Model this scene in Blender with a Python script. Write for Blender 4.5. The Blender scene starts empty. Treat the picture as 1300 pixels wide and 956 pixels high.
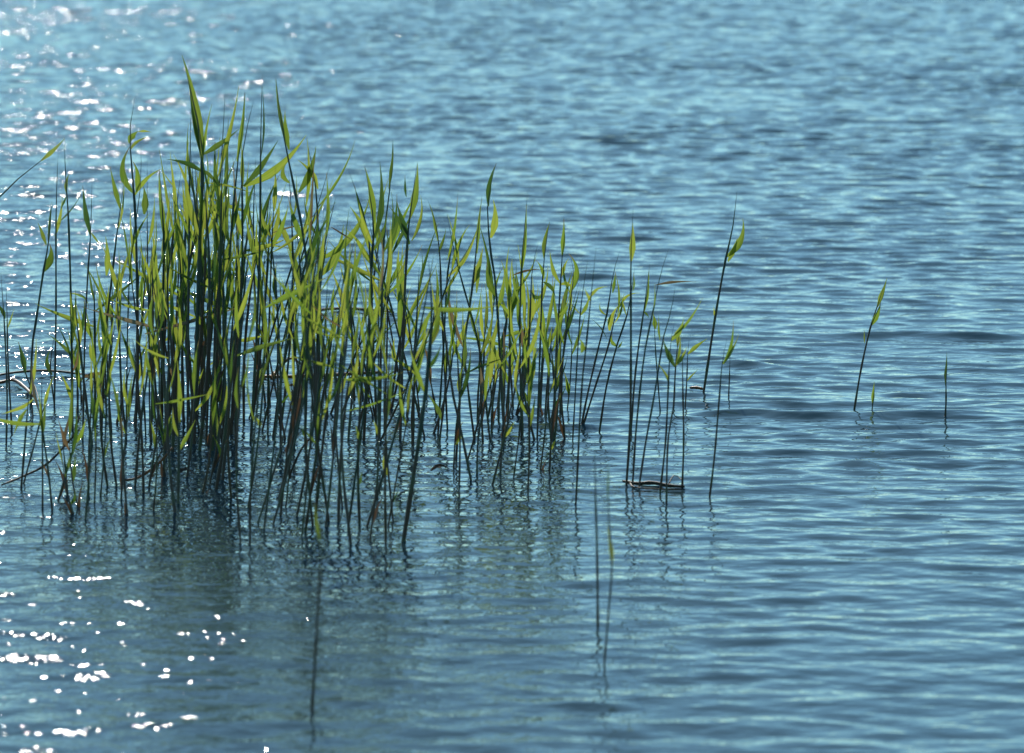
import bpy, math, random
import numpy as np
from mathutils import Vector, Matrix

random.seed(11)
rng = np.random.default_rng(7)
sc = bpy.context.scene
R = math.radians

# ------------------------------------------------------------------ camera
CAM_Z = 1.67                     # eye height above the water, metres
FPX = 7222.0                     # focal length in pixels of the 1300 px wide photograph
PITCH = R(6.15)                  # camera looks down by this much
cam_d = bpy.data.cameras.new('camera')
cam = bpy.data.objects.new('camera', cam_d)
sc.collection.objects.link(cam)
cam.location = (0, 0, CAM_Z)
cam.rotation_euler = (R(90) - PITCH, 0, 0)
cam_d.sensor_width = 36.0
cam_d.lens = 36.0 * FPX / 1300.0
cam_d.clip_start = 0.1
cam_d.clip_end = 20000
cam_d.dof.use_dof = True
cam_d.dof.focus_distance = 14.6
cam_d.dof.aperture_fstop = 7.6
sc.camera = cam

# ------------------------------------------------------------------ light
SUN_EL, SUN_AZ = R(24.5), R(-5.7)    # the sun stands ahead of the camera, a little to the left
world = bpy.data.worlds.new('World')
sc.world = world
world.use_nodes = True
nt = world.node_tree
bg = nt.nodes['Background']
sky = nt.nodes.new('ShaderNodeTexSky')
sky.sky_type = 'NISHITA'
sky.sun_disc = False
sky.sun_elevation = SUN_EL
sky.sun_rotation = SUN_AZ
sky.altitude = 100
sky.air_density = 0.6
sky.dust_density = 0.05
sky.ozone_density = 2.5
grade = nt.nodes.new('ShaderNodeMix'); grade.data_type = 'RGBA'; grade.blend_type = 'MULTIPLY'
grade.inputs[0].default_value = 1.0; grade.inputs[7].default_value = (0.71, 0.985, 0.895, 1)   # the whole sky a little more cyan, as the photograph is balanced
nt.links.new(sky.outputs[0], grade.inputs[6]); nt.links.new(grade.outputs[2], bg.inputs[0])
bg.inputs[1].default_value = 0.142
sd = bpy.data.lights.new('sun', 'SUN')
sun = bpy.data.objects.new('sun', sd)
sc.collection.objects.link(sun)
sd.energy = 3.6
sd.angle = R(0.5)
sd.color = (1.0, 0.95, 0.87)
sdir = Vector((math.sin(SUN_AZ) * math.cos(SUN_EL), math.cos(SUN_AZ) * math.cos(SUN_EL), math.sin(SUN_EL)))
sun.rotation_euler = sdir.to_track_quat('Z', 'Y').to_euler()

sc.view_settings.view_transform = 'Standard'
sc.view_settings.look = 'None'
sc.view_settings.exposure = 0.0
sc.view_settings.gamma = 1.0
sc.cycles.max_bounces = 8
sc.cycles.transparent_max_bounces = 4
sc.cycles.caustics_reflective = False
sc.cycles.caustics_refractive = False
sc.cycles.sample_clamp_direct = 110.0
sc.cycles.use_denoising = True
sc.cycles.use_adaptive_sampling = False

# ------------------------------------------------------------------ measuring: a pixel of the photograph to a place in the scene
CP, SP = math.cos(PITCH), math.sin(PITCH)
def ray(px, py):
    a, b = (px - 650.0) / FPX, (478.0 - py) / FPX
    return Vector((a, CP + b * SP, -SP + b * CP))
def on_water(px, py):
    d = ray(px, py)
    return Vector((0, 0, CAM_Z)) + d * (CAM_Z / -d.z)
def at_depth(px, py, y):
    d = ray(px, py)
    return Vector((0, 0, CAM_Z)) + d * (y / d.y)

# ------------------------------------------------------------------ materials
def new_mat(name):
    m = bpy.data.materials.new(name)
    m.use_nodes = True
    t = m.node_tree
    for n in list(t.nodes):
        t.nodes.remove(n)
    out = t.nodes.new('ShaderNodeOutputMaterial')
    return m, t, out
def node(t, kind, **kw):
    n = t.nodes.new(kind)
    for k, v in kw.items():
        setattr(n, k, v)
    return n

def leaf_mat(name, c0, c1, tr0, tr1, trans):
    m, t, out = new_mat(name)
    oi = node(t, 'ShaderNodeObjectInfo')
    tc = node(t, 'ShaderNodeTexCoord')
    vm = node(t, 'ShaderNodeVectorMath', operation='MULTIPLY_ADD'); vm.inputs[1].default_value = (9, 1.6, 1)
    t.links.new(tc.outputs['UV'], vm.inputs[0])
    cb = node(t, 'ShaderNodeCombineXYZ'); sc7 = node(t, 'ShaderNodeMath', operation='MULTIPLY'); sc7.inputs[1].default_value = 57.0
    t.links.new(oi.outputs['Random'], sc7.inputs[0]); t.links.new(sc7.outputs[0], cb.inputs[2]); t.links.new(cb.outputs[0], vm.inputs[2])
    nz = node(t, 'ShaderNodeTexNoise'); nz.inputs['Scale'].default_value = 1.0; nz.inputs['Detail'].default_value = 3
    t.links.new(vm.outputs[0], nz.inputs[0])
    ad = node(t, 'ShaderNodeMath', operation='ADD')
    t.links.new(oi.outputs['Random'], ad.inputs[0])
    ms = node(t, 'ShaderNodeMath', operation='MULTIPLY_ADD'); ms.inputs[1].default_value = 2.4; ms.inputs[2].default_value = -1.2
    t.links.new(nz.outputs[0], ms.inputs[0]); t.links.new(ms.outputs[0], ad.inputs[1])
    def mix(a, b):
        x = node(t, 'ShaderNodeMix', data_type='RGBA')
        x.inputs[6].default_value = (*a, 1); x.inputs[7].default_value = (*b, 1)
        t.links.new(ad.outputs[0], x.inputs[0])
        return x.outputs[2]
    su = node(t, 'ShaderNodeSeparateXYZ'); t.links.new(tc.outputs['UV'], su.inputs[0])
    tp = node(t, 'ShaderNodeMath', operation='MULTIPLY_ADD'); tp.inputs[1].default_value = 0.6; t.links.new(oi.outputs['Random'], tp.inputs[0]); tp.inputs[2].default_value = 0.74
    td = node(t, 'ShaderNodeMath', operation='SUBTRACT'); t.links.new(su.outputs[1], td.inputs[0]); t.links.new(tp.outputs[0], td.inputs[1])
    tr = node(t, 'ShaderNodeMapRange'); tr.inputs[1].default_value = 0.0; tr.inputs[2].default_value = 0.16; t.links.new(td.outputs[0], tr.inputs[0])
    plain_mix = mix
    def mix(a, b):
        x = node(t, 'ShaderNodeMix', data_type='RGBA')
        t.links.new(plain_mix(a, b), x.inputs[6]); x.inputs[7].default_value = (0.26, 0.19, 0.08, 1)
        t.links.new(tr.outputs[0], x.inputs[0])
        return x.outputs[2]
    p = node(t, 'ShaderNodeBsdfPrincipled')
    t.links.new(mix(c0, c1), p.inputs['Base Color'])
    p.inputs['Roughness'].default_value = 0.42
    tb = node(t, 'ShaderNodeBsdfTranslucent')
    t.links.new(mix(tr0, tr1), tb.inputs[0])
    mx = node(t, 'ShaderNodeMixShader'); mx.inputs[0].default_value = trans
    t.links.new(p.outputs[0], mx.inputs[1]); t.links.new(tb.outputs[0], mx.inputs[2])
    t.links.new(mx.outputs[0], out.inputs[0])
    return m
M_FRESH = leaf_mat('fresh_leaf', (0.06, 0.10, 0.016), (0.10, 0.12, 0.02), (0.20, 0.33, 0.035), (0.44, 0.51, 0.065), 0.62)
M_DEEP = leaf_mat('deep_green_leaf', (0.03, 0.065, 0.02), (0.05, 0.08, 0.02), (0.06, 0.15, 0.02), (0.20, 0.30, 0.04), 0.5)
M_STRAW = leaf_mat('dry_leaf', (0.30, 0.25, 0.14), (0.22, 0.15, 0.07), (0.35, 0.26, 0.12), (0.28, 0.16, 0.06), 0.35)

M_SHEATH = leaf_mat('brown_sheath', (0.13, 0.075, 0.04), (0.08, 0.05, 0.025), (0.17, 0.09, 0.04), (0.11, 0.065, 0.03), 0.3)
def stem_mat():
    m, t, out = new_mat('reed_stem')
    oi = node(t, 'ShaderNodeObjectInfo')
    g = node(t, 'ShaderNodeNewGeometry')
    sx = node(t, 'ShaderNodeSeparateXYZ')
    t.links.new(g.outputs['Position'], sx.inputs[0])
    # old brown sheaths clothe the foot of the stem, green above, in a ragged transition
    nz = node(t, 'ShaderNodeTexNoise'); nz.inputs['Scale'].default_value = 22; nz.inputs['Detail'].default_value = 4
    t.links.new(g.outputs['Position'], nz.inputs[0])
    a = node(t, 'ShaderNodeMath', operation='MULTIPLY_ADD'); a.inputs[1].default_value = 0.34; t.links.new(nz.outputs[0], a.inputs[0])
    b = node(t, 'ShaderNodeMath', operation='MULTIPLY_ADD'); b.inputs[1].default_value = 0.42; b.inputs[2].default_value = -0.13
    t.links.new(oi.outputs['Random'], b.inputs[0]); t.links.new(b.outputs[0], a.inputs[2])
    s = node(t, 'ShaderNodeMath', operation='SUBTRACT'); t.links.new(sx.outputs[2], s.inputs[0]); t.links.new(a.outputs[0], s.inputs[1])
    mr = node(t, 'ShaderNodeMapRange'); mr.inputs[1].default_value = -0.05; mr.inputs[2].default_value = 0.07
    t.links.new(s.outputs[0], mr.inputs[0])
    x = node(t, 'ShaderNodeMix', data_type='RGBA')
    x.inputs[6].default_value = (0.085, 0.052, 0.026, 1); x.inputs[7].default_value = (0.032, 0.06, 0.03, 1)
    t.links.new(mr.outputs[0], x.inputs[0])
    mp = node(t, 'ShaderNodeMapping'); mp.inputs['Scale'].default_value = (8, 8, 17); t.links.new(g.outputs['Position'], mp.inputs[0])
    bn = node(t, 'ShaderNodeTexNoise'); bn.inputs['Scale'].default_value = 1; bn.inputs['Detail'].default_value = 1; t.links.new(mp.outputs[0], bn.inputs[0])
    br = node(t, 'ShaderNodeMapRange'); br.inputs[1].default_value = 0.52; br.inputs[2].default_value = 0.60; t.links.new(bn.outputs[0], br.inputs[0])
    y = node(t, 'ShaderNodeMix', data_type='RGBA'); y.inputs[7].default_value = (0.085, 0.11, 0.04, 1)   # pale living sheaths
    bm = node(t, 'ShaderNodeMath', operation='MULTIPLY'); bm.inputs[1].default_value = 0.75; t.links.new(br.outputs[0], bm.inputs[0])
    t.links.new(bm.outputs[0], y.inputs[0]); t.links.new(x.outputs[2], y.inputs[6])
    p = node(t, 'ShaderNodeBsdfPrincipled')
    t.links.new(y.outputs[2], p.inputs['Base Color'])
    p.inputs['Roughness'].default_value = 0.45
    t.links.new(p.outputs[0], out.inputs[0])
    return m
M_STEM = stem_mat()

def plain_mat(name, c0, c1, rough=0.6, scale=60):
    m, t, out = new_mat(name)
    tc = node(t, 'ShaderNodeTexCoord')
    nz = node(t, 'ShaderNodeTexNoise'); nz.inputs['Scale'].default_value = scale; nz.inputs['Detail'].default_value = 5
    t.links.new(tc.outputs['Object'], nz.inputs[0])
    x = node(t, 'ShaderNodeMix', data_type='RGBA')
    x.inputs[6].default_value = (*c0, 1); x.inputs[7].default_value = (*c1, 1)
    t.links.new(nz.outputs[0], x.inputs[0])
    p = node(t, 'ShaderNodeBsdfPrincipled')
    t.links.new(x.outputs[2], p.inputs['Base Color']); p.inputs['Roughness'].default_value = rough; p.inputs['Specular IOR Level'].default_value = 0.2
    t.links.new(p.outputs[0], out.inputs[0])
    return m
M_WET = plain_mat('wet_dark_stalk', (0.02, 0.017, 0.013), (0.11, 0.075, 0.045), 0.6)
M_CANE = plain_mat('dead_cane', (0.17, 0.12, 0.065), (0.10, 0.065, 0.035), 0.6, 30)
M_BROWN = plain_mat('sodden_brown_stalk', (0.34, 0.14, 0.05), (0.17, 0.075, 0.03), 0.5)

def water_mat():
    m, t, out = new_mat('lake_water')
    g = node(t, 'ShaderNodeNewGeometry')
    body = node(t, 'ShaderNodeBsdfDiffuse')                   # light scattered back out of the cloudy lake water
    body.inputs[0].default_value = (0.057, 0.107, 0.118, 1)
    face = node(t, 'ShaderNodeBsdfGlossy', distribution='BECKMANN')
    face.inputs['Roughness'].default_value = 0.045
    fr = node(t, 'ShaderNodeFresnel'); fr.inputs['IOR'].default_value = 1.333
    p = node(t, 'ShaderNodeMixShader')
    t.links.new(fr.outputs[0], p.inputs[0]); t.links.new(body.outputs[0], p.inputs[1]); t.links.new(face.outputs[0], p.inputs[2])
    mp = node(t, 'ShaderNodeMapping'); mp.inputs['Scale'].default_value = (0.75, 1.0, 1.0)
    t.links.new(g.outputs['Position'], mp.inputs[0])
    n1 = node(t, 'ShaderNodeTexNoise'); n1.inputs['Scale'].default_value = 13; n1.inputs['Detail'].default_value = 2; n1.inputs['Roughness'].default_value = 0.45
    t.links.new(mp.outputs[0], n1.inputs[0])
    b1 = node(t, 'ShaderNodeBump'); b1.inputs['Strength'].default_value = 1.0; b1.inputs['Distance'].default_value = 0.006
    t.links.new(n1.outputs[0], b1.inputs['Height'])
    # finest ripples, in drifting patches
    mp2 = node(t, 'ShaderNodeMapping'); mp2.inputs['Scale'].default_value = (0.5, 0.28, 1.0)
    t.links.new(g.outputs['Position'], mp2.inputs[0])
    n3 = node(t, 'ShaderNodeTexNoise'); n3.inputs['Scale'].default_value = 2.2; n3.inputs['Detail'].default_value = 2
    t.links.new(mp2.outputs[0], n3.inputs[0])
    r3 = node(t, 'ShaderNodeMapRange'); r3.inputs[1].default_value = 0.40; r3.inputs[2].default_value = 0.66; r3.inputs[3].default_value = 0.0017; r3.inputs[4].default_value = 0.0032
    t.links.new(n3.outputs[0], r3.inputs[0])
    n2 = node(t, 'ShaderNodeTexNoise'); n2.inputs['Scale'].default_value = 42; n2.inputs['Detail'].default_value = 1
    t.links.new(mp.outputs[0], n2.inputs[0])
    b2 = node(t, 'ShaderNodeBump'); b2.inputs['Strength'].default_value = 1.0
    le = node(t, 'ShaderNodeMapping'); le.inputs['Location'].default_value = (0.30, -6.2, 0); le.inputs['Scale'].default_value = (1.0, 0.5, 0)
    t.links.new(g.outputs['Position'], le.inputs[0])
    ln = node(t, 'ShaderNodeVectorMath', operation='LENGTH'); t.links.new(le.outputs[0], ln.inputs[0])
    lr = node(t, 'ShaderNodeMapRange', interpolation_type='SMOOTHSTEP'); lr.inputs[1].default_value = 0.2; lr.inputs[2].default_value = 0.85; lr.inputs[3].default_value = 0.22; lr.inputs[4].default_value = 1.0
    t.links.new(ln.outputs['Value'], lr.inputs[0])
    mu = node(t, 'ShaderNodeMath', operation='MULTIPLY'); t.links.new(r3.outputs[0], mu.inputs[0]); t.links.new(lr.outputs[0], mu.inputs[1])
    # the breeze comes over the left: the right-hand water lies glassier
    sp = node(t, 'ShaderNodeSeparateXYZ'); t.links.new(g.outputs['Position'], sp.inputs[0])
    wr = node(t, 'ShaderNodeMapRange', interpolation_type='SMOOTHSTEP'); wr.inputs[1].default_value = -0.9; wr.inputs[2].default_value = 0.7; wr.inputs[3].default_value = 1.15; wr.inputs[4].default_value = 0.3
    t.links.new(sp.outputs[0], wr.inputs[0])
    m2 = node(t, 'ShaderNodeMath', operation='MULTIPLY'); t.links.new(mu.outputs[0], m2.inputs[0]); t.links.new(wr.outputs[0], m2.inputs[1])
    t.links.new(m2.outputs[0], b2.inputs['Distance'])
    t.links.new(n2.outputs[0], b2.inputs['Height']); t.links.new(b1.outputs[0], b2.inputs['Normal'])
    t.links.new(b2.outputs[0], face.inputs['Normal']); t.links.new(b2.outputs[0], fr.inputs['Normal'])
    t.links.new(p.outputs[0], out.inputs[0])
    return m
M_WATER = water_mat()

# ------------------------------------------------------------------ object helpers
def add_uv(me, uv):
    l = me.uv_layers.new(name='uv')
    vi = np.empty(len(me.loops), np.int32); me.loops.foreach_get('vertex_index', vi)
    l.data.foreach_set('uv', np.asarray(uv, np.float32)[vi].ravel())
def link(name, me, m, parent=None):
    o = bpy.data.objects.new(name, me)
    sc.collection.objects.link(o)
    if m:
        me.materials.append(m)
    if parent:
        o.parent = parent
    return o
def mesh(name, verts, faces, smooth=True):
    me = bpy.data.meshes.new(name)
    me.from_pydata([tuple(v) for v in verts], [], faces)
    if smooth:
        me.polygons.foreach_set('use_smooth', [True] * len(me.polygons))
    me.update()
    return me

def smooth_path(pts, n):
    """Catmull-Rom through 3-D points, n samples."""
    P = [Vector(p) for p in pts]
    if len(P) == 2:
        return [P[0].lerp(P[1], i / (n - 1)) for i in range(n)]
    seg = [(P[i + 1] - P[i]).length for i in range(len(P) - 1)]
    tot = sum(seg)
    out = []
    for i in range(n):
        d = tot * i / (n - 1)
        k = 0
        while k < len(seg) - 1 and d > seg[k]:
            d -= seg[k]; k += 1
        u = d / seg[k] if seg[k] else 0
        p1, p2 = P[k], P[k + 1]
        p0 = P[k - 1] if k else p1 * 2 - p2
        p3 = P[k + 2] if k + 2 < len(P) else p2 * 2 - p1
        out.append(0.5 * ((2 * p1) + (p2 - p0) * u + (2 * p0 - 5 * p1 + 4 * p2 - p3) * u * u + (3 * p1 - p0 - 3 * p2 + p3) * u ** 3))
    return out
def tube(path, radii, sides=6):
    vs, fs = [], []
    n = len(path)
    for i, p in enumerate(path):
        t = (path[min(i + 1, n - 1)] - path[max(i - 1, 0)]).normalized()
        u = t.cross(Vector((0.31, 0.95, 0.02))).normalized()
        v = t.cross(u)
        for k in range(sides):
            a = 2 * math.pi * k / sides
            vs.append(p + (u * math.cos(a) + v * math.sin(a)) * radii[i])
    for i in range(n - 1):
        for k in range(sides):
            k2 = (k + 1) % sides
            fs.append((i * sides + k, i * sides + k2, (i + 1) * sides + k2, (i + 1) * sides + k))
    fs.append(tuple(range(sides - 1, -1, -1)))
    fs.append(tuple((n - 1) * sides + k for k in range(sides)))
    return vs, fs

# ================================================================== THE SETTING: lake water
# (the reeds' feet are read first, because they ring the water with small ripples)
HAND = []      # (stem points foot first, stem width px, leaves, label)
def reed(pts, w, leaves, label=None):
    HAND.append((pts, w, leaves, label))

#     stem points (pixels)                                  width  leaves: (x0, y0, x1, y1, width, bow)
reed([(-190, 560), (-60, 330), (0, 249), (52, 204), (78, 181)], 5, [(52, 204, 82, 176, 6, 1)],
     'blurred reed leaning in steeply from beyond the left edge of the picture')
reed([(69, 516), (71, 400), (71, 300), (72, 240), (74, 192)], 4, [(70, 300, 79, 250, 5, 2), (71, 285, 103, 246, 2, 3)],
     'thin upright reed beside the sun glitter, bare down to the twig on the water')
reed([(39, 512), (41, 440), (47, 400), (55, 345), (62, 305), (66, 254)], 5,
     [(55, 345, 63, 309, 11, 6), (59, 311, 48, 283, 6, 1), (61, 306, 66, 256, 5, -1)],
     'reed with one broad folded leaf hanging at mid height, near the left edge')
reed([(92, 545), (91, 440), (89, 340), (86, 260), (83, 220), (82, 172)], 5,
     [(85, 246, 88, 220, 5, -2), (84, 250, 76, 268, 3, 0), (90, 372, 113, 392, 6, -8), (91, 440, 96, 368, 9, 3), (93, 450, 108, 372, 8, 3), (95, 455, 60, 424, 5, 2)],
     'tall dark bare-stemmed reed with leaf tuft low on its stem, left of clump')
reed([(105, 560), (108, 420), (112, 340), (115, 297), (117, 226)], 4, [(115, 298, 105, 236, 8, -1), (116, 296, 128, 312, 3, 0)],
     'reed with a single spear leaf pointing up-left and an empty stem tip beside it')
reed([(129, 548), (133, 440), (141, 360), (150, 285), (158, 226)], 5,
     [(153, 266, 140, 212, 7, -1), (135, 350, 134, 300, 8, 2), (150, 290, 158, 228, 5, 1)],
     'right-leaning reed with a pale spear leaf on its left, at the left flank of clump')
reed([(172, 545), (175, 440), (173, 310), (171, 260), (167, 208), (165, 165), (172, 122)], 6,
     [(171, 246, 165, 186, 11, -12), (173, 242, 168, 204, 8, 5), (165, 182, 176, 166, 9, -3), (165, 192, 188, 174, 5, -3),
      (171, 248, 206, 214, 7, -5), (183, 272, 182, 236, 10, 2), (176, 167, 192, 168, 3, -1)],
     'reed with broad twisted leaves and a curled tip, left shoulder of the clump')
reed([(160, 552), (162, 420), (166, 330), (178, 240), (179, 180)], 3, [(163, 330, 152, 270, 5, 2), (166, 320, 190, 270, 5, -3)])
reed([(190, 548), (189, 420), (187, 300), (187, 200)], 3, [(188, 310, 196, 250, 5, 2), (188, 380, 176, 330, 7, 2)])
reed([(205, 548), (206, 420), (208, 320), (206, 262), (202, 212)], 6,
     [(208, 305, 202, 214, 11, -3), (209, 318, 215, 242, 7, 2), (207, 316, 226, 275, 6, 2), (206, 218, 234, 252, 2, 1), (203, 400, 176, 312, 8, 3)],
     'reed with one long broad upright leaf left of the tallest reed')
reed([(246, 566), (250, 420), (254, 300), (257, 205), (250, 150), (232, 74)], 8,
     [(257, 206, 231, 70, 13, 5), (256, 200, 240, 104, 6, -2), (258, 196, 303, 164, 8, 2), (258, 219, 211, 202, 8, 3),
      (257, 216, 278, 240, 6, -4), (256, 208, 269, 132, 5, -2), (257, 232, 330, 250, 3, -4), (254, 300, 236, 222, 9, -4),
      (255, 290, 248, 214, 9, 2), (253, 330, 262, 250, 10, 2)],
     'tallest reed of all with long blade leaf bent at the top')
reed([(238, 560), (239, 420), (240, 300), (241, 210), (243, 122)], 5, [(240, 290, 232, 232, 8, -2), (239, 340, 224, 260, 8, -2), (240, 240, 220, 196, 5, 2)],
     'dark thin reed standing close against left side of the tallest reed')
reed([(262, 560), (268, 400), (275, 280), (281, 205), (286, 116)], 5, [(277, 225, 303, 110, 9, 3), (279, 260, 273, 180, 7, -2), (272, 330, 288, 240, 9, 2)],
     'tall reed carrying a pale spear leaf beside its dark tip, second peak of clump')
reed([(283, 560), (286, 420), (294, 290), (300, 225), (311, 116)], 5, [(301, 205, 311, 118, 8, 2), (292, 310, 282, 240, 9, -2), (293, 300, 306, 235, 8, 2)])
reed([(300, 560), (305, 400), (308, 300), (308, 195), (323, 124)], 5, [(308, 240, 306, 180, 9, 2), (309, 236, 389, 171, 13, 8), (309, 236, 353, 178, 9, 2), (307, 300, 296, 240, 7, -2)],
     'reed flinging two broad leaves far to the right across its neighbours')
reed([(318, 562), (326, 420), (330, 300), (331, 180), (333, 94)], 5, [(331, 200, 333, 110, 6, 2), (329, 310, 345, 268, 6, 3), (330, 340, 312, 270, 7, -3)],
     'very straight dark slim reed ending in a needle tip')
reed([(402, 575), (398, 420), (385, 300), (370, 222), (358, 160), (350, 97)], 6,
     [(362, 182, 350, 100, 8, -2), (367, 190, 362, 140, 8, -2), (368, 232, 364, 206, 8, -6), (386, 310, 366, 250, 8, -2), (390, 330, 404, 270, 9, 3)],
     'tall reed bowing left with a long tapering tip, right peak of clump')
reed([(356, 548), (364, 480), (372, 380), (370, 270), (366, 215)], 5, [(371, 280, 376, 222, 5, 2), (371, 320, 350, 262, 8, -2), (370, 335, 392, 270, 7, 3)])
reed([(405, 535), (405, 420), (404, 320), (401, 240), (389, 176)], 6,
     [(388, 262, 390, 176, 7, 2), (379, 244, 401, 186, 10, 4), (403, 240, 378, 203, 9, 4), (404, 330, 470, 247, 10, 14), (403, 352, 436, 285, 13, 7), (404, 300, 386, 250, 8, -3)],
     'reed with crossed leaves and one long leaf arching over to the right')
reed([(340, 552), (341, 440), (344, 340), (347, 270), (350, 212)], 4, [(348, 268, 349, 214, 7, 2), (344, 300, 330, 258, 7, -2), (344, 312, 366, 262, 8, 2)])
reed([(462, 560), (468, 430), (472, 330), (474, 280), (463, 210)], 6,
     [(475, 284, 463, 212, 10, 3), (475, 302, 482, 205, 11, 4), (473, 310, 456, 258, 8, -2), (472, 320, 492, 268, 7, 3)],
     'reed topped by a fan of two wide upright leaves, middle of clump')
reed([(482, 556), (484, 420), (487, 310), (491, 270), (495, 238), (499, 176)], 5, [(494, 240, 499, 180, 8, 2), (488, 320, 478, 270, 7, -2), (488, 318, 508, 268, 8, 3)],
     'reed whose single leaf stands above its neighbours, right of centre in clump')
reed([(478, 552), (474, 430), (468, 300), (456, 255), (442, 215)], 4, [(466, 295, 450, 235, 6, -1), (466, 310, 444, 262, 9, 3), (469, 330, 438, 290, 8, 4)])
reed([(508, 560), (512, 420), (517, 310), (521, 270), (530, 205)], 6, [(520, 278, 530, 208, 10, 3), (518, 300, 504, 256, 9, -2), (520, 310, 494, 262, 8, 3), (523, 306, 534, 248, 9, 7), (516, 250, 514, 222, 4, 0)],
     'leafy reed with a leaf curving back in along its right side')
reed([(568, 545), (562, 420), (558, 320), (552, 280), (543, 254)], 4, [(556, 306, 545, 258, 8, 2), (557, 320, 566, 290, 5, 2)])
reed([(556, 552), (563, 440), (568, 350), (577, 290), (582, 240)], 4, [(566, 352, 608, 283, 11, 5), (568, 330, 581, 250, 5, 2)],
     'reed holding a wide leaf out to the right like a flag, right of the gap')
reed([(622, 558), (608, 440), (590, 370), (578, 325), (567, 270)], 4, [(582, 345, 568, 272, 6, 2), (600, 420, 612, 360, 4, 1)])
reed([(579, 585), (588, 450), (597, 385), (603, 335), (606, 300), (612, 248)], 5, [(605, 322, 612, 252, 7, -2), (600, 362, 613, 314, 10, 2), (605, 372, 611, 316, 6, 0)],
     'right-leaning reed crossing its left-leaning neighbour in an X')
reed([(640, 556), (634, 440), (629, 360), (623, 320), (619, 260), (630, 206)], 5, [(620, 262, 630, 208, 7, -4), (623, 302, 626, 253, 10, 4), (630, 376, 618, 333, 9, -3), (632, 392, 640, 345, 7, 2), (634, 385, 646, 404, 5, -3)],
     'tall reed right of the gap, its tip bent right over a paddle-shaped leaf')
reed([(662, 556), (660, 420), (662, 340), (666, 290), (670, 242)], 4, [(661, 350, 668, 260, 5, 2), (660, 385, 650, 330, 5, -2), (655, 370, 682, 320, 4, 4)])
reed([(682, 556), (686, 430), (689, 350), (692, 320), (698, 278)], 4, [(691, 328, 698, 282, 8, -2), (690, 354, 680, 330, 5, 3), (690, 358, 705, 378, 6, -3), (688, 376, 675, 368, 7, -4)])
reed([(702, 560), (706, 450), (711, 370), (714, 320), (716, 270)], 4, [(714, 324, 716, 278, 7, 1), (712, 360, 698, 318, 8, -2), (712, 352, 722, 328, 6, -2), (710, 362, 727, 370, 5, -6), (709, 400, 722, 384, 5, 3)],
     'reed with forked leaves below a spear tip, first of the thin right-hand stems')
reed([(704, 560), (716, 440), (726, 370), (728, 345), (724, 322)], 4, [(727, 368, 722, 322, 9, 9), (724, 372, 716, 332, 6, -3), (718, 420, 722, 394, 5, 3)],
     'reed with its top leaf looped over like a hook')
reed([(727, 560), (735, 420), (740, 370), (747, 325)], 3, [(737, 400, 748, 374, 6, 2), (736, 398, 722, 384, 4, 1)])
reed([(731, 640), (738, 500), (744, 440), (750, 380), (757, 312)], 4, [(748, 380, 771, 364, 5, -5), (749, 382, 742, 366, 4, 0), (738, 448, 735, 430, 8, 4)],
     'slim reed with small bent leaf like a raised arm, rising from near water')
reed([(738, 541), (746, 500), (760, 440), (771, 396), (778, 350), (787, 318)], 4, [(778, 372, 781, 345, 5, 1), (784, 400, 781, 346, 4, 3), (770, 400, 762, 384, 3, -4)],
     'strongly right-leaning reed whose foot meets another in a narrow V')
reed([(740, 541), (756, 490), (772, 440), (784, 390), (794, 372)], 4, [(774, 420, 785, 388, 8, -3), (770, 430, 750, 404, 6, 2), (780, 410, 792, 372, 6, 2), (787, 390, 812, 372, 4, -6)])
reed([(761, 548), (770, 490), (784, 436), (797, 396), (806, 340)], 4, [(784, 440, 778, 424, 5, -4), (784, 442, 790, 432, 3, 1), (795, 400, 789, 372, 5, -2)])
reed([(795, 618), (800, 540), (801, 440), (801, 330), (804, 262)], 5, [(801, 332, 803, 282, 9, 1), (803, 370, 804, 346, 4, 1)],
     'straight tall dark stem standing alone right of clump with a leaf at top')
reed([(801, 546), (806, 480), (812, 430), (817, 397), (825, 334)], 4, [(817, 398, 824, 340, 8, 1), (817, 396, 824, 404, 3, -1)],
     'reed with an amber spear leaf right of the straight tall stem')
reed([(803, 618), (808, 540), (818, 450), (829, 395), (838, 350), (850, 313)], 4, [(829, 398, 831, 360, 3, 1)],
     'bare dark reed leaning right, ending in a needle without a broad leaf')
reed([(811, 620), (820, 560), (831, 500), (843, 425), (852, 395), (858, 358)], 4, [(838, 432, 836, 400, 4, 0)])
reed([(838, 626), (845, 560), (848, 500), (851, 440), (856, 410)], 4, [(852, 428, 892, 378, 7, 3), (852, 432, 868, 404, 8, 3), (849, 490, 834, 461, 6, 2)],
     'reed with a long leaf swept up to the right above a forked leaf')
reed([(846, 640), (848, 560), (856, 510), (857, 465), (862, 440)], 4, [(857, 466, 842, 431, 8, -2), (858, 464, 872, 440, 6, 2), (858, 462, 864, 424, 5, 1)],
     'short reed with two leaves opened in a V near the floating dead stalk')
reed([(866, 620), (868, 560), (867, 500), (866, 432)], 4, [], 'leafless thin stem at the right end of the floating dead stalk')
reed([(870, 516), (872, 480), (873, 450), (875, 430)], 3, [(873, 450, 898, 430, 6, -1), (872, 484, 886, 469, 3, 0)],
     'short reed with a leaf like a raised arm, behind the floating stalk')
reed([(838, 520), (834, 470), (832, 440), (830, 396)], 3, [(832, 418, 829, 398, 7, 1)])
reed([(855, 516), (857, 480), (860, 440), (864, 412)], 3, [(860, 440, 862, 416, 5, 0)])
reed([(893, 500), (899, 460), (910, 390), (922, 325), (930, 290), (936, 240)], 5, [(922, 326, 943, 277, 10, 9), (924, 332, 936, 302, 7, 1), (908, 404, 906, 388, 3, 0)],
     'tall lone reed right of the clump, leaning right, with curled leaf')
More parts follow.
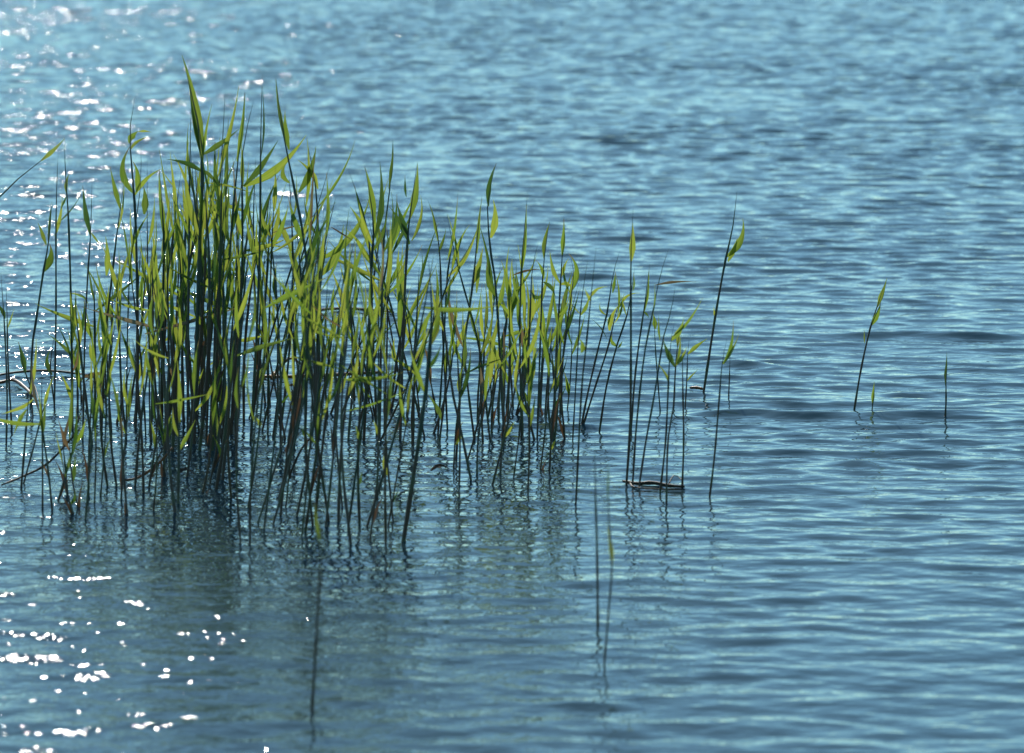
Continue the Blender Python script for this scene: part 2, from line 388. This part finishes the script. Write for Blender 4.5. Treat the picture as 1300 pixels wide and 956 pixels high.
reed([(901, 630), (907, 580), (912, 520), (917, 460), (923, 430)], 4, [(917, 462, 931, 407, 8, 3), (919, 462, 938, 424, 6, 2)],
     'front reed farthest right of clump with a forked leaf pair at mid height')
reed([(925, 504), (926, 480), (927, 446)], 3, [], 'small bare stem just behind the forked reed at right')
reed([(1085, 517), (1091, 480), (1098, 445), (1106, 412), (1114, 388), (1125, 355)], 4, [(1114, 390, 1126, 353, 7, 1), (1106, 413, 1118, 384, 7, 2), (1098, 436, 1097, 417, 3, 0)],
     'lone reed on open water at right, leaning right with two leaves')
reed([(1107, 523), (1108, 510), (1110, 484)], 3, [(1108, 514, 1110, 484, 5, 0)], 'tiny sprout just out of the water beside the lone leaning reed')
reed([(1200, 530), (1201, 510), (1201, 488), (1202, 470)], 4, [(1201, 490, 1202, 447, 8, 1)], 'short lone reed farthest right, a single upright leaf on top')
reed([(396, 905), (402, 800), (407, 720), (408, 690), (402, 650)], 6, [(408, 692, 400, 640, 5, -2)],
     'nearest reed in the lower middle, blurred, with one low leaf')
reed([(759, 795), (758, 700), (756, 630), (755, 562)], 5, [], 'near bare stem standing in front of the slim right-hand reeds')
reed([(767, 845), (774, 760), (777, 715), (773, 660), (771, 580)], 4, [(777, 718, 771, 668, 7, 1), (772, 636, 772, 586, 4, 1)],
     'near blurred reed with a yellow leaf, right of the near bare stem')
reed([(8, 560), (9, 500), (6, 420), (1, 345)], 4, [(6, 405, -6, 384, 7, 2)])
reed([(15, 545), (10, 455), (9, 400), (8, 365)], 4, [(9, 418, 18, 392, 3, 0)])
reed([(42, 530), (38, 490), (31, 470), (24, 434)], 3, [(32, 474, 23, 434, 8, 1)])
reed([(69, 516), (64, 470), (66, 445), (70, 420)], 3, [(66, 476, 64, 444, 8, -6)])
reed([(27, 618), (31, 570), (35, 520), (38, 490)], 5, [(42, 506, 2, 526, 7, -2), (34, 520, 17, 553, 7, 1), (38, 500, 46, 430, 5, 2)])
reed([(30, 614), (42, 570), (55, 520), (66, 486)], 4, [(56, 520, 68, 478, 5, -2)])
reed([(54, 645), (54, 580), (53, 520), (53, 470)], 4, [(53, 560, 58, 500, 5, 1)])
reed([(512, 688), (524, 610), (540, 500), (548, 400), (544, 330)], 9, [(545, 440, 553, 372, 12, 4), (549, 430, 560, 380, 9, 3), (540, 500, 520, 440, 7, -2), (542, 470, 560, 436, 6, 3)],
     'thick pale reed leaning right from the front row, foot nearest the middle')
reed([(598, 610), (590, 570), (584, 540), (575, 500), (562, 400), (556, 330)], 5, [(564, 420, 548, 360, 7, -2), (562, 400, 572, 345, 5, 2)])
reed([(583, 615), (584, 560), (583, 500), (580, 440), (576, 392)], 4, [(576, 410, 577, 384, 7, 1)])
reed([(633, 536), (634, 500), (637, 440), (644, 398), (648, 360)], 4, [(645, 400, 655, 346, 11, 7), (643, 404, 662, 358, 7, 1), (661, 390, 664, 352, 8, 2)])
reed([(672, 556), (671, 470), (673, 400), (676, 340), (684, 306)], 4, [(673, 410, 676, 352, 7, 2), (672, 430, 664, 384, 6, -2)])

# the crowd: stems too many and too alike to measure one by one, spread over the areas where the photograph shows them
def envelope(x):
    xs = [0, 60, 110, 150, 200, 235, 300, 350, 400, 450, 500, 540, 580, 620, 690, 720, 760]
    ys = [400, 320, 280, 240, 225, 170, 165, 170, 215, 240, 235, 262, 310, 300, 320, 330, 350]
    return float(np.interp(x, xs, ys))
CROWD = []
def crowd(region, n, x0, x1, y0, y1, lo, hi, lean, spread, w, low_leaf=0.3):
    for i in range(n):
        bx = x0 + (x1 - x0) * (i + random.random()) / n
        by = random.uniform(y0, y1)
        e = envelope(bx)
        f = random.random() ** 1.35
        ty = e + lo + (hi - lo) * f
        ty = min(ty, by - 45)
        dx = (random.gauss(lean, spread)) * (by - ty) / 200.0
        CROWD.append((region, bx, by, bx + dx, ty, random.uniform(*w), low_leaf))
crowd('core', 46, 202, 300, 505, 575, 20, 210, 6, 16, (4, 7.5))
crowd('middle', 21, 302, 400, 500, 572, 30, 220, 4, 30, (3.5, 6))
crowd('right middle', 30, 400, 562, 488, 566, 20, 200, 4, 36, (3.5, 6))
crowd('right wing', 27, 598, 722, 515, 562, 30, 150, 6, 16, (3, 5.5))
crowd('left flank', 20, 92, 198, 500, 566, 70, 230, 8, 20, (3.5, 6))
crowd('front left', 17, 62, 200, 606, 660, 130, 290, 4, 24, (3.5, 5.5))
crowd('front core', 9, 205, 300, 590, 652, 200, 360, 4, 14, (4, 7))
crowd('front middle', 27, 302, 505, 630, 694, 70, 260, 14, 16, (3.5, 6))
crowd('front right', 9, 568, 705, 585, 626, 80, 190, 10, 18, (3, 4.5))

def crowd_reed(c):
    region, bx, by, tx, ty, w, low = c
    h = by - ty
    bow = random.gauss(0, 0.025) * h
    def p(f):
        return (bx + (tx - bx) * f + 4 * bow * f * (1 - f), by + (ty - by) * f)
    pts = [p(f) for f in (0, .25, .5, .75, 1)]
    ang0 = math.atan2(tx - bx, h)
    lv = []
    n = random.choice((2, 2, 3, 3, 4)) if h > 130 else random.choice((1, 2, 2, 3))
    s = random.choice((-1, 1))
    for k in range(n):
        f = 0.84 - (0.36 * k / max(n, 2)) - random.uniform(0, .08)
        x, y = p(f)
        L = random.uniform(52, 118) * (1 - 0.07 * k) * min(1.0, 0.45 + h / 450)
        a = ang0 + s * abs(random.gauss(0.13, 0.14))
        if random.random() < 0.06:
            a = ang0 + s * random.uniform(0.8, 1.5)
        lv.append((x, y, x + L * math.sin(a), y - L * math.cos(a), random.uniform(3.8, 7.6), s * random.uniform(-3, 5) * L / 60))
        s = -s if random.random() < .8 else s
    if random.random() < low:
        f = random.uniform(.12, .4)
        x, y = p(f)
        L = random.uniform(16, 40)
        a = ang0 + random.choice((-1, 1)) * random.uniform(.15, .6)
        lv.append((x, y, x + L * math.sin(a), y - L * math.cos(a), random.uniform(4, 7), random.uniform(-3, 3)))
    return pts, w, lv, None

ALL = [('hand', r) for r in HAND] + [(c[0], crowd_reed(c)) for c in CROWD]
FEET = [on_water(*r[0][0]) for _, r in ALL]

# ---- water sheet: a graded grid, real waves in the mesh, finest ripples in the bump
def graded(a, b, fine, lo, hi, coarse, far):
    """coordinates: step `fine` in a..b, `coarse` in lo..hi, growing out to +-far"""
    c = list(np.arange(a, b, fine))
    v, x = [], c[-1]
    f = fine
    while x < hi:
        f = min(coarse, f * 1.02); x += f; v.append(x)
    st = coarse
    while x < far:
        v.append(x); st *= 1.22; x += st
    v.append(far)
    u, x = [], a
    f = fine
    while x > lo:
        f = min(coarse, f * 1.02); x -= f; u.append(x)
    st = coarse
    while x > -far:
        st *= 1.22; x -= st; u.append(x)
    return np.array(u[::-1] + c + v)
gx = graded(-1.35, 0.55, 0.0095, -4.4, 4.4, 0.022, 6000)
gy = graded(11.2, 16.2, 0.0105, 8.8, 42.0, 0.024, 6000)
X, Y = np.meshgrid(gx.astype(np.float32), gy.astype(np.float32))
def fade(v, lo, hi, w):
    return np.clip((v - lo) / w, 0, 1) * np.clip((hi - v) / w, 0, 1)
mask = (fade(X, -4.4, 4.4, 0.6) * fade(Y, 8.8, 42.0, 0.8)).astype(np.float32)
act = mask > 0
xa, ya = X[act], Y[act]
H = np.zeros_like(xa); DX = np.zeros_like(xa); DY = np.zeros_like(xa)
# gusts: slow patches that raise and calm the short waves
gust = np.ones_like(xa)
for i in range(7):
    k = 2 * math.pi / rng.uniform(1.5, 5); th = rng.uniform(0, math.pi)
    gust += 0.07 * np.sin(k * (xa * math.cos(th) + 0.45 * ya * math.sin(th)) + rng.uniform(0, 6.28)).astype(np.float32)
# the reed bed calms the water inside and in its lee
def blob(cx, cy, rx, ry):
    return np.exp(-(((xa - cx) / rx) ** 2 + ((ya - cy) / ry) ** 2)).astype(np.float32)
calm = np.clip(blob(-0.55, 13.0, 0.75, 1.9), 0, 1)
# the open lake beyond is livelier than the water in the lee of the bank
open_ = (0.72 + 0.46 * np.clip((ya - 12.0) / 9.0, 0, 1)).astype(np.float32)
N = 110
for i in range(N):
    lam = math.exp(rng.uniform(math.log(0.06), math.log(0.95)))
    th = R(90) + rng.normal(0, R(38 if lam < 0.11 else 26)) + R(6)
    k = 2 * math.pi / lam
    shape = math.exp(-(math.log(lam / 0.135) / 0.75) ** 2) + 0.13
    slope = 0.0165 * shape * rng.uniform(0.5, 1.4)
    a = slope / k
    ph = rng.uniform(0, 6.28)
    arg = k * (xa * math.cos(th) + ya * math.sin(th)) + ph
    g = open_ * (gust if lam < 0.5 else 1.0) * (1 - calm * (0.58 if lam < 0.5 else 0.30))
    H += a * g * np.sin(arg)
    c = 0.75 * a * g * np.cos(arg)
    DX += c * math.cos(th); DY += c * math.sin(th)
# a few longer crests running across, as in the photograph
for (px0, px1, py, amp) in ((1000, 1330, 426, .012), (860, 1330, 526, .011), (915, 1010, 462, .010), (690, 790, 348, .009), (300, 490, 246, .010), (130, 300, 372, .011), (500, 640, 232, .008), (1060, 1180, 590, .007)):
    A0, A1 = on_water(px0, py - 2), on_water(px1, py + 4)
    cx, hw = (A0.x + A1.x) / 2, (A1.x - A0.x) / 2
    yc = A0.y + (xa - A0.x) / (A1.x - A0.x) * (A1.y - A0.y) + .035 * np.sin((xa - cx) * 9 + px0)
    H += (amp * np.exp(-((ya - yc) / .06) ** 2) * np.exp(-((xa - cx) / (hw * .85)) ** 4)).astype(np.float32)
# fine ripples between and around the stems: each foot sends out small rings
fineness = (fade(xa, -1.4, 0.6, 0.12) * fade(ya, 11.1, 16.3, 0.3)).astype(np.float32)
H2 = np.zeros(X.shape, np.float32)
for f in FEET:
    i0, i1 = np.searchsorted(gx, (f.x - .28, f.x + .28)); j0, j1 = np.searchsorted(gy, (f.y - .28, f.y + .28))
    if i1 - i0 < 4 or j1 - j0 < 4:
        continue
    r = np.hypot(X[j0:j1, i0:i1] - f.x, Y[j0:j1, i0:i1] - f.y)
    lam = random.uniform(.042, .06)
    H2[j0:j1, i0:i1] += 0.0003 * np.cos(2 * math.pi * r / lam + random.uniform(0, 6)) * np.exp(-r / .085) + 0.0022 * np.exp(-r / .014)
H += H2[act] * fineness
Z = np.zeros(X.shape, np.float32)
Z[act] = H * mask[act]
X2, Y2 = X.copy(), Y.copy()
X2[act] += DX * mask[act]; Y2[act] += DY * mask[act]
ny, nx = X.shape
co = np.stack([X2, Y2, Z], -1).reshape(-1, 3)
idx = np.arange(nx * ny, dtype=np.int32).reshape(ny, nx)
quads = np.stack([idx[:-1, :-1], idx[:-1, 1:], idx[1:, 1:], idx[1:, :-1]], -1).reshape(-1, 4)
wm = bpy.data.meshes.new('lake_water')
wm.vertices.add(len(co)); wm.vertices.foreach_set('co', co.ravel())
wm.loops.add(quads.size); wm.loops.foreach_set('vertex_index', quads.ravel())
wm.polygons.add(len(quads)); wm.polygons.foreach_set('loop_start', np.arange(0, quads.size, 4, dtype=np.int32))
wm.polygons.foreach_set('use_smooth', np.ones(len(quads), bool))
wm.update()
wm.validate()
water = link('lake_water', wm, M_WATER)
water['kind'] = 'structure'

# ================================================================== THE REEDS
UP = Vector((0, 0, 1))
def leaf_mesh(P0, P1, P2, width, facing, fold, n=9):
    """a lance-shaped blade along a bent midrib, creased along the middle"""
    vs, fs = [], []
    for i in range(n + 1):
        u = i / n
        c = P0 * (1 - u) ** 2 + P1 * 2 * u * (1 - u) + P2 * u * u
        t = ((P1 - P0) * (1 - u) + (P2 - P1) * u).normalized()
        side = t.cross(facing)
        side = side.normalized() if side.length > 1e-5 else Vector((1, 0, 0))
        nrm = side.cross(t)
        w = width * 0.5 * (0.25 + 0.75 * (u / 0.36) ** 0.9) if u < 0.36 else width * 0.5 * (1 - (u - 0.36) / 0.64) ** 1.1
        w = max(w, 0.0004)
        vs += [c - side * w + nrm * w * fold, c, c + side * w + nrm * w * fold]
    for i in range(n):
        a = i * 3
        fs += [(a, a + 1, a + 4, a + 3), (a + 1, a + 2, a + 5, a + 4)]
    return vs, fs

def leaf_data(v, f):
    me = mesh('leaf', v, f)
    k = len(v) // 3 - 1
    add_uv(me, [(j * .5, i / k) for i in range(k + 1) for j in range(3)])
    return me

def build_reed(pts, w, leaves, foot, crowd_):
    """an Empty at the foot in the water; stem and each leaf are its children, modelled round the foot"""
    root = bpy.data.objects.new('reed', None)
    sc.collection.objects.link(root)
    root.location = foot
    root.empty_display_size = 0.05
    s = (foot - Vector((0, 0, CAM_Z))).length / FPX          # metres per photo pixel at this reed
    tilt = random.gauss(0, 0.10)                             # lean towards or away from the camera
    base_px = pts[0]
    top_h = (base_px[1] - pts[-1][1]) * s
    def place(px, py, extra=0.0):
        h = max(0.0, (base_px[1] - py) * s)
        return at_depth(px, py, foot.y + tilt * h + extra) - foot
    path = [place(*p) for p in pts]
    path = smooth_path([path[0] - (path[1] - path[0]).normalized() * 0.12] + path, 15)
    r0 = w * s * 0.345
    radii = []
    for i in range(len(path)):
        u = i / (len(path) - 1)
        r = r0 * (1 - 0.35 * u)
        if u > 0.72:
            r *= max(0.10, 1 - ((u - 0.72) / 0.28) ** 1.2 * 0.9)
        if i in (4, 7, 10):
            r *= 1.26
        radii.append(r)
    v, f = tube(path, radii)
    dead = crowd_ and random.random() < 0.06
    so = link('stem', mesh('stem', v, f), M_CANE if dead else M_STEM, root)
    if dead:
        so['label'] = 'dead fawn-coloured stem'
    for (x0, y0, x1, y1, lw, bow) in leaves:
        L = math.hypot(x1 - x0, y1 - y0)
        dep = random.gauss(0, 0.30) * L * s
        nx_, ny_ = (y1 - y0) / L, -(x1 - x0) / L                  # sideways in the picture plane
        P0 = place(x0, y0)
        P1 = place((x0 + x1) / 2 - nx_ * bow, (y0 + y1) / 2 - ny_ * bow, dep * 0.6)
        P2 = place(x1, y1, dep)
        facing = Vector((random.gauss(0, 0.85), -1, random.gauss(0.0, 0.35))).normalized()
        lv, lf = leaf_mesh(P0, P1 * 2 - (P0 + P2) * 0.5, P2, lw * s * 1.0, facing, random.uniform(0.25, 0.95))
        low = (base_px[1] - y0) * s < 0.16
        q = random.random()
        m = M_STRAW if q < ((0.22 if low else 0.03) if crowd_ else -1) else (M_DEEP if q < (0.5 if low else 0.24) else M_FRESH)
        o = link('leaf', leaf_data(lv, lf), m, root)
        if m is M_STRAW:
            o['label'] = 'dry straw-coloured leaf'
    if crowd_ and random.random() < 0.26:                    # a dead brown sheath peeling off the foot of the stem
        k = random.randint(3, 6)
        a = path[k]
        d = (path[k + 2] - path[k]).normalized()
        L = random.uniform(.05, .11)
        side = Vector((random.choice((-1, 1)) * random.uniform(.05, .3), random.uniform(-.2, .2), 0))
        lv, lf = leaf_mesh(a, a + d * L * .5 + side * L * .1, a + (d + side).normalized() * L, w * s * random.uniform(0.9, 1.6), Vector((random.gauss(0, .6), -1, 0)).normalized(), .5, 6)
        o = link('dry_sheath', leaf_data(lv, lf), M_SHEATH, root)
    return root

REEDS = []
for (region, r), foot in zip(ALL, FEET):
    o = build_reed(r[0], r[1], r[2], foot, region != 'hand')
    o['category'] = 'reed'
    o['group'] = 'reeds growing in the lake'
    if r[3]:
        o['label'] = r[3]
    REEDS.append((region, r, foot, o))

# ---- labels for the crowd: look first, then place among its neighbours
PLACE = {'core': 'in the dark heart of clump', 'middle': 'between the two tall peaks', 'right middle': 'in leafy right half of clump',
         'right wing': 'in the thin bunch right of the gap', 'left flank': 'on the left flank of clump', 'front left': 'in the lower left front',
         'front core': 'before the dark heart', 'front middle': 'in the front row', 'front right': 'before the thin right bunch',
         'hand': ''}
ORD = ['', 'second ', 'third ', 'fourth ', 'fifth ', 'sixth ', 'seventh ', 'eighth ', 'ninth ', 'tenth ', 'eleventh ', 'twelfth ']
todo = {}
for region, r, foot, o in REEDS:
    if 'label' in o:
        continue
    pts, w, lv, _ = r
    reg = region
    if reg == 'hand':
        x, y = pts[0]
        reg = ('front left' if y > 590 and x < 200 else 'front right' if y > 575 and x > 540 else 'far left' if x < 90 else 'left flank' if x < 198 else
               'core' if x < 302 else 'middle' if x < 400 else 'right middle' if x < 590 else 'right wing' if x < 735 else 'right edge')
    h = pts[0][1] - pts[-1][1]
    size = 'tall' if h > 300 else 'short' if h < 170 else 'middling'
    d = (pts[-1][0] - pts[0][0]) / max(h, 1)
    lean = 'left-leaning' if d < -0.07 else 'right-leaning' if d > 0.09 else 'upright'
    nl = len(lv)
    lf = 'few-leaved' if nl <= 2 else 'leafy' if nl >= 5 else ''
    todo.setdefault((reg, size, lean, lf), []).append((pts[0][0], o))
PLACE['far left'] = 'at far left'
PLACE['right edge'] = 'among slim stems at right'
for (reg, size, lean, lf), L in todo.items():
    L.sort(key=lambda q: q[0])
    n = len(L)
    for i, (x, o) in enumerate(L):
        desc = ' '.join(q for q in (size, lean, lf) if q)
        where = PLACE[reg]
        if n == 1:
            t = 'the one %s reed %s' % (desc, where)
        elif i < (n + 1) // 2:
            t = '%sfrom left of %s reeds %s' % ('first ' if i == 0 else ORD[i], desc, where)
        else:
            j = n - 1 - i
            t = '%sfrom right of %s reeds %s' % ('first ' if j == 0 else ORD[j], desc, where)
        o['label'] = t

# ================================================================== floating and fallen dead stalks
def stalk(name, label, pts, w, m, lift=0.006, knots=(), group=None):
    """pts: pixels on the water, each with a height above it in metres"""
    P = [on_water(x, y) for x, y, _ in pts]
    o0 = P[len(P) // 2].copy()
    path = smooth_path([p + UP * (q[2] + lift) - o0 for p, q in zip(P, pts)], 16)
    s = o0.length / FPX
    rad = [w * s * 0.5 * (1 - 0.35 * abs(2 * i / 15 - 1) ** 2) * (1.2 if i % 5 == 2 else 1) for i in range(16)]
    v, f = tube(path, rad, 7)
    root = link(name, mesh(name, v, f), m)
    root.location = o0
    root['label'] = label; root['category'] = 'dead reed'; root['group'] = group or 'dead reed stalks on the water'
    return root, o0, s
st, o0, s = stalk('floating_stalk', 'dark wet dead stalk floating at the feet of the slim right-hand reeds',
           [(791, 614, 0), (808, 617, 0), (830, 618, .003), (850, 620, 0), (869, 621, 0)], 5, M_WET)
def twig(parent, o0, pts, w, m, name='twig'):
    P = [on_water(x, y) + UP * z - o0 for x, y, z in pts]
    path = smooth_path(P, 9)
    v, f = tube(path, [w * s * .5 * (1 - .6 * i / 8) for i in range(9)], 5)
    return link(name, mesh(name, v, f), m, parent)
twig(st, o0, [(848, 619, .005), (856, 614, .02), (866, 616, .012), (868, 621, .004)], 2, M_WET)
twig(st, o0, [(800, 616, .005), (806, 621, .004), (838, 623, .004), (866, 623, .003)], 3, M_WET)
stalk('floating_stalk', 'long dark arched twig lying on the water at the far left edge',
      [(-20, 485, 0), (0, 480, .003), (28, 477, .005), (55, 476, .006), (80, 477, .005), (120, 480, 0)], 3, M_WET)
st2, o0, s = stalk('floating_stalk', 'pale brown bent twig floating below the arched dark twig at left',
      [(-20, 492, 0), (0, 490, .003), (17, 488, .006), (32, 497, .004), (42, 506, 0)], 4.5, M_BROWN)
twig(st2, o0, [(34, 497, .004), (43, 498, .02), (50, 510, 0)], 2.5, M_WET)
stalk('fallen_stalk', 'thin dark stalk slanting up from the water at lower left',
      [(2, 619, 0), (30, 614, .012), (62, 612, .04), (102, 618, .13)], 3, M_WET)
stalk('fallen_stalk', 'reddish broken stalk slanting out of the water in front of the dark heart',
      [(152, 614, 0), (175, 613, .006), (200, 612, .035), (219, 612, .075)], 3.5, M_BROWN)
stalk('fallen_stalk', 'dark broken stalk bent over like an arch among the front middle stems',
      [(365, 618, 0), (372, 618, .04), (384, 618, .085), (398, 618, .115)], 3, M_WET)
st3, o0, s = stalk('floating_stalk', 'red-brown sodden stalk floating through the middle of the clump',
      [(322, 482, .004), (350, 484, .006), (395, 483, .006), (440, 480, .005), (486, 477, .004)], 5, M_BROWN)
twig(st3, o0, [(345, 482, .004), (358, 477, .03), (372, 480, .055), (392, 481, .02)], 6, M_BROWN, 'broken_end')
stalk('floating_stalk', 'short brown stub drifting beside foot of the tall lone reed',
      [(876, 495, 0), (885, 496, .002), (894, 497, 0)], 4, M_BROWN)
stalk('floating_stalk', 'dark stalk floating far behind the right half of the clump',
      [(395, 397, 0), (430, 396, .004), (470, 397, .003), (500, 399, 0)], 4, M_WET)
def dead_leaf(label, x0, y0, x1, y1, foot_y, w, bow):
    yb = on_water(x0, foot_y).y
    a, b = at_depth(x0, y0, yb), at_depth(x1, y1, yb - .04)
    s = a.length / FPX
    mid = (a + b) * .5 + UP * bow * s
    o0 = a.copy()
    v, f = leaf_mesh(a - o0, mid - o0, b - o0, w * s, Vector((.2, -1, .4)).normalized(), .3, 10)
    o = link('dead_leaf', leaf_data(v, f), M_STRAW)
    o.location = o0
    o['label'] = label; o['category'] = 'dead leaf'; o['group'] = 'dead pale leaves caught in the reeds'
dead_leaf('long pale dead leaf strung across the dark heart of the clump', 184, 424, 330, 382, 556, 5, -2)
dead_leaf('thin pale straw arched between the two right peaks of the clump', 345, 296, 398, 284, 548, 2.5, 4)
dead_leaf('pale thin straw slanting down in leafy right half of clump', 420, 288, 452, 308, 548, 2.5, 0)
dead_leaf('bent pale straw among the thin stems right of the gap', 650, 350, 690, 342, 556, 3.5, 5)
dead_leaf('fawn dry blade reaching right above the slim right-hand stems', 832, 362, 884, 358, 560, 4, 4)

# brown scraps of old leaf floating between the stems
SCRAPS = [(268, 498), (306, 496), (333, 489), (372, 494), (411, 486), (452, 484), (120, 487), (512, 478), (236, 606), (560, 600)]
for k, (x, y) in enumerate(SCRAPS):
    c = on_water(x, y)
    sc_ = c.length / FPX
    a = random.uniform(-.5, .5)
    L = random.uniform(22, 40) * sc_
    d = Vector((math.cos(a), math.sin(a), 0)) * L
    v, f = leaf_mesh(-d * .5 + UP * .004, Vector((0, random.uniform(-.01, .01), random.uniform(.01, .03))), d * .5 + UP * .005, random.uniform(6, 10) * sc_, Vector((.1, -.35, 1)).normalized(), .5, 7)
    o = link('floating_leaf', leaf_data(v, f), M_SHEATH)
    o.location = c
    o['category'] = 'dead leaf'; o['group'] = 'brown leaf scraps on the water'
    order = sorted(q[0] for q in SCRAPS).index(x)
    o['label'] = '%s from left of the brown curled leaf scraps floating at the stems' % ('first', 'second', 'third', 'fourth', 'fifth', 'sixth', 'seventh', 'eighth', 'ninth', 'tenth')[order]
